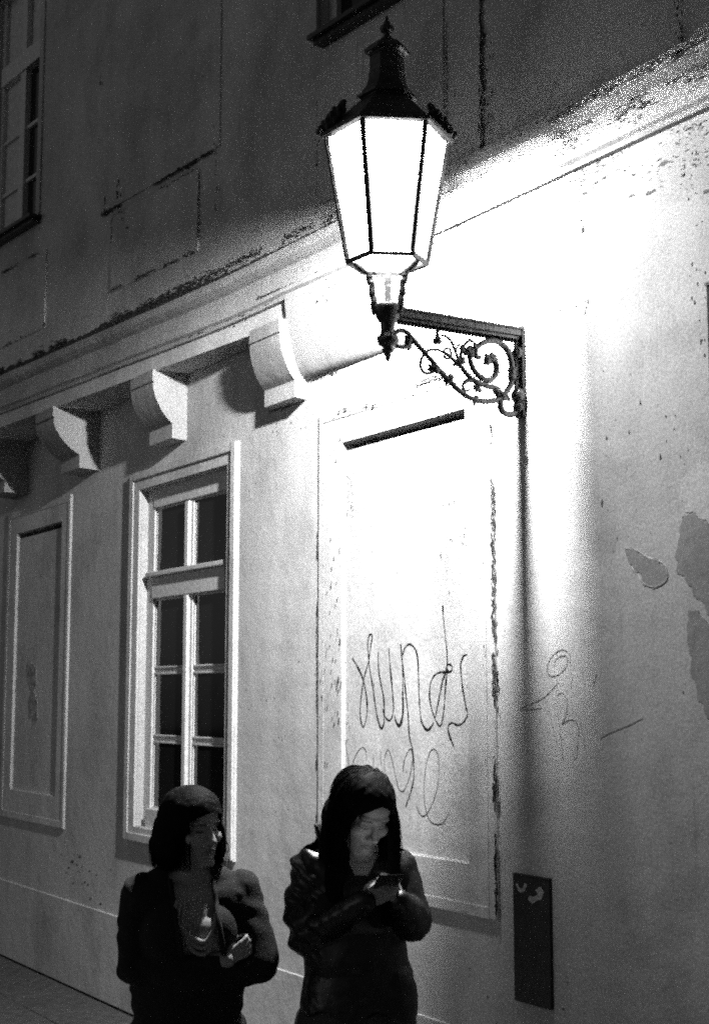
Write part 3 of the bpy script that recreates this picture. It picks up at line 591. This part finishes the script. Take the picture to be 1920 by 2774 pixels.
def head_parts(H, k=1.0):
    def e(c, r_): return ('e', H @ Vector(c), r_, H.to_3x3().normalized().to_4x4())
    def c(a, ra, b, rb): return ('c', H @ Vector(a), ra, H @ Vector(b), rb)
    P = [e((0, -.018, .032), (.073, .093, .080)), e((0, .022, -.022), (.060, .066, .082)), e((0, .058, -.082), (.026, .026, .024)), e((0, .035, -.06), (.047, .045, .045)),
         c((-.046, -.01, -.055), .018, (-.02, .06, -.094), .014), c((.046, -.01, -.055), .018, (.02, .06, -.094), .014),
         e((-.038, .052, -.020), (.026, .026, .022)), e((.038, .052, -.020), (.026, .026, .022)),
         c((-.034, .070, .026), .013, (0, .078, .024), .013), c((.034, .070, .026), .013, (0, .078, .024), .013), e((0, .045, .055), (.055, .042, .045)),
         c((0, .082, .016), .008, (0, .100, -.020), .0095), e((0, .103, -.026), (.0115, .012, .0095)), e((-.011, .092, -.029), (.0085, .010, .008)), e((.011, .092, -.029), (.0085, .010, .008)),
         c((-.018, .078, -.052), .0065, (0, .087, -.0495), .0075), c((.018, .078, -.052), .0065, (0, .087, -.0495), .0075), c((-.014, .078, -.061), .007, (.014, .078, -.061), .007), e((0, .083, -.061), (.014, .0085, .0075)),
         e((-.030, .064, .002), (.0145, .0125, .0125)), e((.030, .064, .002), (.0145, .0125, .0125)),
         e((-.073, -.008, -.008), (.008, .018, .028)), e((.073, -.008, -.008), (.008, .018, .028))]
    return P
def head_sculpt(H):
    Hi = H.inverted(); R3 = H.to_3x3()
    def mv(v, n):
        q = Hi @ v
        if q.y < 0 or q.z < -.13 or q.z > .12: return Vector((0, 0, 0))
        o = Vector((0, 0, 0))
        for sx in (-1, 1):
            d2 = ((q.x-sx*.030)/.018)**2+((q.z-.006)/.011)**2
            o.y -= .0075*math.exp(-d2)*(1 if q.y > .03 else 0)
            d3 = ((q.x-sx*.030)/.012)**2+((q.z-.001)/.006)**2
            o.y += .0055*math.exp(-d3)*(1 if q.y > .03 else 0)
            d4 = ((q.x-sx*.020)/.008)**2+((q.z+.03)/.02)**2
            o.y -= .003*math.exp(-d4)
        o.y -= .004*math.exp(-(((q.x)/.02)**2+((q.z+.0555)/.0022)**2))*(1 if q.y > .05 else 0)      # line of the mouth
        o.y -= .003*math.exp(-(((q.x)/.012)**2+((q.z+.073)/.005)**2))
        return R3 @ o
    return mv
def face_slot(H, skin=0, dark=1, lips=2, closed=False):
    Hi = H.inverted()
    def sl(v):
        q = Hi @ v
        if q.y > .045 and -.075 < q.z < .04 and abs(q.x) < .055:
            ax = abs(q.x)
            if .014 < ax < .048 and abs(q.z-(.024-.18*max(0, ax-.034)+.1*min(0, ax-.034))) < .0030: return dark          # eyebrow
            zl = -.004 if closed else .0015
            if closed:
                if abs(ax-.030) < .0145 and abs(q.z-zl+.25*(abs(ax-.03)**2)/.0145*-1) < .0019: return dark            # lashes
            elif ((ax-.030)/.0125)**2+((q.z-zl)/.0045)**2 < 1: return dark
            if (q.x/.021)**2+((q.z+.0565)/.0095)**2 < 1 and q.y > .06: return lips
        return skin
    return sl
def finger(pts, r0, r1): return [('c', pts[i], r0+(r1-r0)*i/(len(pts)-1), pts[i+1], r0+(r1-r0)*(i+1)/(len(pts)-1)) for i in range(len(pts)-1)]
def hand(wrist, d, up, palm_n, curl, sc=1., thumb=1):
    """palm and five fingers: d = direction to the knuckles, up = towards the index side, palm_n = direction in which the fingers close."""
    d = Vector(d).normalized(); up = Vector(up); up = (up-d*up.dot(d)).normalized(); pn = Vector(palm_n); pn = (pn-d*pn.dot(d)-up*pn.dot(up)).normalized()
    wv = Vector(wrist); P = []
    for t in (-.026, -.009, .009, .026): P.append(('c', wv+up*t*.55*sc, .013*sc, wv+d*.078*sc+up*t*sc, .0105*sc))
    for i, (t, L) in enumerate(((.028, .068), (.0095, .077), (-.0095, .071), (-.027, .055))):
        b = wv+d*.080*sc+up*t*sc; a = 0; pts = [b]
        for seg, f in ((.45, .35), (.30, .75), (.25, .5)):
            a += f*curl*(1+.08*i); pts.append(pts[-1]+(d*math.cos(a)+pn*math.sin(a)+up*t*1.5)*L*seg*sc)
        P += finger(pts, .0090*sc, .0070*sc)
    b = wv+d*.022*sc+up*.022*sc*thumb
    P += finger([b, b+(d*.55+up*.6*thumb+pn*.35).normalized()*.035*sc, b+(d*.8+up*.42*thumb+pn*.45).normalized()*.066*sc, b+(d*.95+up*.22*thumb+pn*.5).normalized()*.09*sc], .0115*sc, .0078*sc)
    return P
def strands(name, roots, parent, rad=.0016, mat='hair'):
    mb = MB()
    for pts in roots:
        q = smooth_path(pts, 3); n = len(q); mb.tube(q, [rad*(1-.6*i/(n-1)) for i in range(n)], 3, cap=False)
    return mb.build(name, mat, parent, smooth=True, local=True)
def person(loc, label):
    dx, dy = loc[0]-0, loc[1]+3.6; L = math.hypot(dx, dy); dx /= L; dy /= L
    return empty('person', (loc[0], loc[1], 0), label, 'person', rz=math.atan2(-dx, dy), group='people waiting in the street')
def legs(cx, hip_z, w, r_hip, r_knee, r_ank, y=0):
    P = []
    for s_ in (-1, 1):
        P += [('c', (cx+s_*w, y, hip_z), r_hip, (cx+s_*w*1.02, y-.01, .46), r_knee), ('c', (cx+s_*w*1.02, y-.01, .46), r_knee, (cx+s_*w*1.05, y+.02, .08), r_ank), ('c', (cx+s_*w*1.05, y+.03, .045), .035, (cx+s_*w*1.15, y-.13, .035), .03)]
    return P
nv = lambda v, f, sd=0: noise.noise(Vector((v.x*f+sd, v.y*f, v.z*f)))

# ---------------- person with the bob, arms crossed
p1 = person((-4.0545, -1.6246), 'person with a chin length dark bob and folded arms, black cardigan over a grey top')
H1 = head_matrix((-.020, -.01, 1.462), 37, 2, -3)
CX = -.025
RW, RE, RS = Vector((.086, -.120, 1.098)), Vector((-.185, -.045, 1.068)), Vector((-.170, .01, 1.275))     # viewer's left arm
LS, LE, LW = Vector((.128, .01, 1.278)), Vector((.186, -.062, 1.078)), Vector((.01, -.110, 1.045))
handR = hand(RW, (.80, .10, .50), (-.4, -.1, 1), (.1, 1, .0), 1.1, .74)
handL = hand(LW, (-.9, .25, .05), (0, -.1, 1), (.2, 1, 0), .3, .85)
torso1 = [('c', (CX-.10, .0, 1.245), .075, (CX+.10, .0, 1.245), .075), ('e', (CX, -.005, 1.17), (.150, .105, .13)), ('e', (CX-.06, -.075, 1.165), (.06, .05, .06)), ('e', (CX+.06, -.075, 1.165), (.06, .05, .06)),
          ('e', (CX, 0, 1.0), (.135, .10, .17)), ('e', (CX, .005, .84), (.160, .115, .13)), ('c', (CX+.005, .015, 1.26), .058, (CX+.005, .0, 1.40), .047), ('c', (CX-.04, .01, 1.31), .04, (CX+.04, .01, 1.31), .04),
          ('c', (CX-.12, .01, 1.28), .045, (CX, .015, 1.325), .05), ('c', (CX+.12, .01, 1.28), .045, (CX, .015, 1.325), .05)]
arms1 = [('c', RS, .048, RE, .038), ('c', RE, .038, RW, .024), ('c', LS, .048, LE, .038), ('c', LE, .038, LW, .025)]
body = remesh(head_parts(H1)+torso1+arms1+handR+handL+legs(CX, .82, .085, .085, .058, .042), .0036, 3)
sc1 = head_sculpt(H1); fs1 = face_slot(H1)
finish(body, 'body', ['skin', 'brow', 'lips'], p1, sc1, fs1)
# grey top with a draped neckline
top = remesh([(q[0], q[1], tuple(c_+.009 for c_ in q[2])) if q[0] == 'e' else (q[0], q[1], q[2]+.009, q[3], q[4]+.009) for q in torso1[:6]+torso1[8:]], .006, 4)
def top_cut(c_): return c_.z > 1.30 or c_.x < CX-.052 or c_.x > CX+.115 or c_.y > .06 or (c_.y < .03 and c_.z > 1.158+1.05*abs(c_.x-(CX+.045))) or c_.z < .84
finish(top, 'top', ['shirt_grey'], p1, lambda v, n: n*(.004*math.sin((v.x*1.2+v.z)*95)*max(0, 1-abs(v.z-1.13)/.12)+.003*nv(v, 22)), None, top_cut)
# soft roll of cloth along the neckline
nk = MB()
for k, (dz, rr) in enumerate(((0, .008), (-.016, .007), (-.034, .006))):
    pts = [(CX-.034+.010*k, -.088, 1.262), (CX-.045+.012*k, -.118, 1.215+dz*.6), (CX+.005, -.130, 1.168+dz), (CX+.045, -.131, 1.152+dz), (CX+.070, -.126, 1.185+dz*.8), (CX+.082, -.098, 1.24+dz*.3)]
    nk.tube(smooth_path(pts, 6), rr, 8)
nk.build('neckline_fold', 'shirt_grey', p1, smooth=True, local=True)
# cardigan
ex = .022
card = [('c', (CX-.125, .0, 1.245), .078, (CX+.125, .0, 1.245), .078), ('e', (CX, -.002, 1.16), (.172, .122, .14)), ('e', (CX-.005, 0, 1.0), (.172, .122, .2)), ('e', (CX-.003, .005, .83), (.188, .138, .17)), ('c', (CX-.05, .03, 1.31), .05, (CX+.05, .03, 1.31), .05), ('c', (CX-.12, .01, 1.275), .057, (CX-.02, .02, 1.325), .06), ('c', (CX+.12, .01, 1.275), .057, (CX+.03, .02, 1.325), .06),
        ('e', (CX-.06, -.075, 1.165), (.084, .074, .086)), ('e', (CX+.06, -.075, 1.165), (.084, .074, .086)), ('c', RS, .062, RE, .055), ('c', RE, .055, RE.lerp(RW, .90), .033), ('c', LS, .062, LE, .057), ('c', LE, .057, LW, .042), ('c', LW, .042, (-.10, -.085, 1.05), .035)]
cm = remesh(card, .0055, 5)
from mathutils.bvhtree import BVHTree
tree1 = BVHTree.FromPolygons([v.co[:] for v in cm.vertices], [q.vertices[:] for q in cm.polygons])
def card_cut(c_):
    if c_.z < .74: return True
    if c_.z > 1.30 and abs(c_.x-CX) < .063 and c_.y < .03: return True
    if c_.z > 1.362 and abs(c_.x-CX) < .09: return True
    t = (1.335-c_.z)/.235
    if 0 <= t <= 1.05 and c_.y < (-.01 if c_.z > 1.24 else -.055) and c_.z > 1.115:
        return (CX-.062+.045*t) < c_.x < (CX+.064+.04*t)
    return False
finish(cm, 'cardigan', ['knit_black'], p1, lambda v, n: n*(.007*nv(v, 8)+.002*nv(v, 24, 3)+.0025*math.sin(v.z*70+v.x*60+9*nv(v, 9))*max(0, min(1, (abs(v.x-CX)-.11)*14))), None, card_cut)
for k_, x0 in ((0, CX-.062), (1, CX+.064)):
    pts = []
    for t in [i/14 for i in range(15)]:
        z_ = 1.318-.205*t; u_ = (1.335-z_)/.235; x_ = x0+(.045 if k_ == 0 else .04)*u_
        hit = tree1.ray_cast(Vector((x_, -1, z_)), Vector((0, 1, 0)))
        if hit[0]: pts.append(hit[0]+Vector((0, -.003, 0)))
    MB().tube(pts, .0075, 8).build('cardigan_edge', 'knit_black', p1, smooth=True, local=True)
trs = remesh([(q[0], q[1], q[2]+.014, q[3], q[4]+.014) for q in legs(CX, .82, .085, .088, .06, .05)[0:2]+legs(CX, .82, .085, .088, .06, .05)[3:5]]+[('e', (CX, .005, .84), (.172, .125, .12))], .008, 4)
finish(trs, 'trousers', ['knit_black'], p1, lambda v, n: n*.004*nv(v, 12))
for s_ in (-1, 1): finish(remesh([('c', (CX+s_*.089, .035, .05), .045, (CX+s_*.098, -.135, .04), .04), ('c', (CX+s_*.089, .03, .1), .05, (CX+s_*.089, .03, .05), .047)], .007, 3), 'shoe', ['rubber'], p1, lambda v, n: Vector((0, 0, max(0, .004-v.z))))
# hair: cap, side falls and back, swept away from the face
def hh(H, c_, r_): return ('e', H @ Vector(c_), r_, H.to_3x3().normalized().to_4x4())
h1 = remesh([hh(H1, (0, -.013, .042), (.090, .114, .091)), hh(H1, (-.070, -.028, -.035), (.036, .066, .082)), hh(H1, (.072, -.012, -.035), (.034, .056, .082)), hh(H1, (0, -.090, -.025), (.082, .050, .092)), hh(H1, (-.055, -.070, -.055), (.045, .055, .055)), hh(H1, (.078, .028, -.035), (.014, .030, .075))], .0045, 5)
Hi1 = H1.inverted()
def hair_cut1(c_):
    q = Hi1 @ c_
    return q.y > .030 and abs(q.x) < .060 and q.z < .060-4*abs(q.x-.010)**2-.08*abs(q.x-.01)
finish(h1, 'hair', ['hair'], p1, lambda v, n: n*(.004*nv(v, 18)+.0018*nv(v, 60)), None, hair_cut1)
rs = []
for i in range(800):
    a = random.uniform(-2.75, 2.75)      # angle round the head, 0 = face
    if abs(a) < .62: continue
    sx, cy_ = math.sin(a), math.cos(a); g_ = random.uniform(.96, 1.03)+(random.random()**6)*.09
    pts = []
    for t in (0, .2, .45, .7, .88, 1.0):
        th = t*1.62; rr = g_*(1+.10*math.sin(t*2.6))
        z = .038+.090*math.cos(th)*g_ if t < .7 else None
        zz = .126*min(g_, 1.0)-.235*t**1.25*random.uniform(.96, 1.02)
        pts.append(H1 @ Vector((.090*sx*min(1, math.sin(min(th, 1.57))+.02)*rr, -.030+.108*cy_*min(1, math.sin(min(th, 1.57))+.02)*rr, zz)))
    rs.append(pts)
for i in range(14):
    b = H1 @ Vector((.085+random.uniform(-.01, .01), .0+random.uniform(-.03, .03), -.02)); rs.append([b, b+Vector((.018+.01*random.random(), 0, -.04)), b+Vector((.03*random.random()+.012, -.01, -.095-.02*random.random())), b+Vector((.02*random.random(), -.01, -.125))])
strands('hair_strands', rs, p1, .0011)

# ---------------- person with long hair, looking at a phone
p2 = person((-3.7864, -1.2076), 'person with long dark hair in a black leather jacket looking down at a phone')
H2 = head_matrix((-.002, -.085, 1.516), 27, 29, 4)
CX = -.025
A_S, A_E, A_W = Vector((-.145, .015, 1.35)), Vector((-.168, -.02, 1.145)), Vector((-.005, -.195, 1.272))
B_S, B_E, B_W = Vector((.095, .015, 1.345)), Vector((.140, -.05, 1.205)), Vector((.105, -.195, 1.275))
hA = hand(A_W, (.75, -.42, .42), (0, -.2, 1), (.3, .9, .1), .75, .76)
hB = hand(B_W, (-.35, -.55, .62), (-.1, -.2, 1), (-.7, .6, .1), .9, .76)
torso2 = [('c', (CX-.10, .0, 1.325), .075, (CX+.10, .0, 1.325), .075), ('e', (CX, 0, 1.25), (.145, .10, .13)), ('e', (CX-.055, -.07, 1.24), (.06, .05, .06)), ('e', (CX+.055, -.07, 1.24), (.06, .05, .06)), ('e', (CX, 0, 1.07), (.13, .095, .17)), ('e', (CX, .005, .90), (.155, .115, .13)),
          ('c', (CX+.01, .015, 1.34), .052, (CX+.015, -.045, 1.465), .043), ('c', (CX-.12, .01, 1.355), .042, (CX, .015, 1.40), .048), ('c', (CX+.12, .01, 1.355), .042, (CX, .015, 1.40), .048)]
arms2 = [('c', A_S, .046, A_E, .037), ('c', A_E, .037, A_W, .023), ('c', B_S, .046, B_E, .037), ('c', B_E, .037, B_W, .023)]
body = remesh(head_parts(H2)+torso2+arms2+hA+hB+legs(CX, .88, .085, .085, .058, .042), .0036, 3)
finish(body, 'body', ['skin', 'brow', 'lips'], p2, head_sculpt(H2), face_slot(H2, closed=True))
jk = [('c', (CX-.115, .0, 1.33), .085, (CX+.105, .0, 1.325), .082), ('e', (CX, -.002, 1.24), (.168, .122, .15)), ('e', (CX, 0, 1.08), (.158, .122, .22)), ('e', (CX+.008, .0, .95), (.176, .132, .26)), ('e', (CX+.11, -.03, .96), (.075, .09, .13)), ('c', (CX-.12, .01, 1.355), .06, (CX-.05, .02, 1.415), .055), ('c', (CX+.12, .01, 1.35), .058, (CX+.05, .02, 1.41), .052),
      ('c', A_S, .062, (-.175, -.01, 1.26), .064), ('c', (-.175, -.01, 1.26), .064, A_E, .056), ('c', A_E, .056, A_E.lerp(A_W, 1.08), .033), ('c', B_S, .066, B_E, .064), ('c', B_E, .064, B_E.lerp(B_W, 1.08), .033)]
jm = remesh(jk, .0055, 4)
def jk_cut(c_):
    if c_.z < .935+.02*math.sin(c_.x*40): return True
    if c_.z > 1.40 and c_.y < .03: return True
    t = (1.42-c_.z)/.11
    return 0 <= t <= 1 and c_.y < -.04 and abs(c_.x-(CX+.02)) < .058*(1-t)+.006
def folds2(v, n):
    a = max(0, min(1, (-.10-v.x)/.05))*max(0, min(1, (v.z-1.08)/.05))
    s_ = .0055*a*math.sin(v.z*48-v.x*55+5*nv(v, 6))+.004*a*math.sin(v.z*95+v.x*80+4*nv(v, 9))
    return n*(s_+.006*nv(v, 8)+.003*nv(v, 24))
finish(jm, 'jacket', ['leather'], p2, folds2, None, jk_cut)
# standing collar
cl = MB(); n_ = 18; vs = []
for i in range(n_+1):
    a = R(200+ -220*i/n_)     # around the back of the neck
    rx, ry = .098, .085
    for z_, k_ in ((1.385, 1.05), (1.43, 1.06), (1.475-.02*abs(math.sin(a)*0), 1.18), (1.47, 1.10), (1.43, .98), (1.39, .97)):
        vs.append((CX-.012+rx*k_*math.cos(a), .03+ry*k_*math.sin(a), z_))
cl.add(vs, [(i*6+k, i*6+k+1, (i+1)*6+k+1, (i+1)*6+k) for i in range(n_) for k in range(5)])
cl.build('collar', 'leather', p2, smooth=True, local=True)
tp = remesh([(q[0], q[1], tuple(c_+.008 for c_ in q[2])) if q[0] == 'e' else (q[0], q[1], q[2]+.008, q[3], q[4]+.008) for q in torso2[:6]], .007, 4)
finish(tp, 'top', ['knit_black'], p2, None, None, lambda c_: c_.z > 1.335 or c_.z < .9)
lg = legs(CX, .88, .085, .088, .06, .05)
finish(remesh([(q[0], q[1], q[2]+.014, q[3], q[4]+.014) for q in lg[0:2]+lg[3:5]]+[('e', (CX, .005, .90), (.165, .125, .12))], .008, 4), 'jeans', ['jeans'], p2, lambda v, n: n*.004*nv(v, 14))
for s_ in (-1, 1): finish(remesh([('c', (CX+s_*.089, .035, .05), .045, (CX+s_*.098, -.135, .04), .04), ('c', (CX+s_*.089, .03, .1), .05, (CX+s_*.089, .03, .05), .047)], .007, 3), 'shoe', ['rubber'], p2, lambda v, n: Vector((0, 0, max(0, .004-v.z))))
Hi2 = H2.inverted()
h2 = remesh([hh(H2, (0, -.013, .042), (.088, .112, .090)), hh(H2, (-.068, -.020, -.03), (.030, .066, .085)), hh(H2, (.068, -.014, -.03), (.026, .056, .085)), hh(H2, (0, -.085, -.03), (.080, .045, .09)),
             ('c', (-.078, -.035, 1.52), .046, (-.085, -.02, 1.42), .05), ('c', (-.085, -.02, 1.42), .05, (-.08, -.095, 1.27), .034), ('c', (.058, -.06, 1.53), .028, (.072, -.075, 1.42), .034), ('c', (.072, -.075, 1.42), .034, (.075, -.115, 1.22), .026), ('c', (-.02, .035, 1.50), .07, (-.02, .075, 1.30), .06)], .0045, 5)
def hair_cut2(c_):
    q = Hi2 @ c_
    return q.y > .030 and abs(q.x) < .058 and -.14 < q.z < .078-9*max(0, abs(q.x)-.006)**2-.3*abs(q.x)
finish(h2, 'hair', ['hair'], p2, lambda v, n: n*(.004*nv(v, 16)+.0018*nv(v, 60)), None, hair_cut2)
rs = []
for i in range(800):
    a = random.uniform(-2.9, 2.9)
    if abs(a) < .8: continue
    sx, cy_ = math.sin(a), math.cos(a); g_ = random.uniform(.96, 1.03)+(random.random()**6)*.08; pts = []
    for t in (0, .25, .55, .85):
        th = t*1.7; pts.append(H2 @ Vector((.087*sx*(math.sin(min(th, 1.57))+.02)*g_, -.026+.106*cy_*(math.sin(min(th, 1.57))+.02)*g_, .036+.088*math.cos(th)*g_)))
    e_ = pts[-1]; pts += [e_+Vector((-.012*(1 if sx < 0 else -1.0), 0, -.05)), e_+Vector((-.028*(1 if sx < 0 else -.8)*random.uniform(.4, 1), -.01, -.11)), e_+Vector((-.02*(1 if sx < 0 else -.6), -.03, -.19))]
    rs.append(pts)
strands('hair_strands', rs, p2, .0011)
# phone held between both hands
ph = empty('phone', (-3.7864, -1.2076, 1.28), 'small dark phone held by the long haired person', 'phone', rz=p2.rotation_euler.z)
Mp = Matrix.Translation((.066, -.252, 0.055)) @ Matrix.Rotation(R(12), 4, 'Z') @ Matrix.Rotation(R(66), 4, 'X')
def pbox(x0, x1, y0, y1, z0, z1): 
    b = MB().box(x0, x1, y0, y1, z0, z1); b.v = [tuple(Mp @ Vector(q)) for q in b.v]; return b
pbox(-.035, .035, -.0045, .0035, -.07, .07).build('case', 'phone_black', ph, bevel=.002, local=True)
pbox(-.031, .031, .0036, .0042, -.064, .064).build('screen', 'screen', ph, local=True)
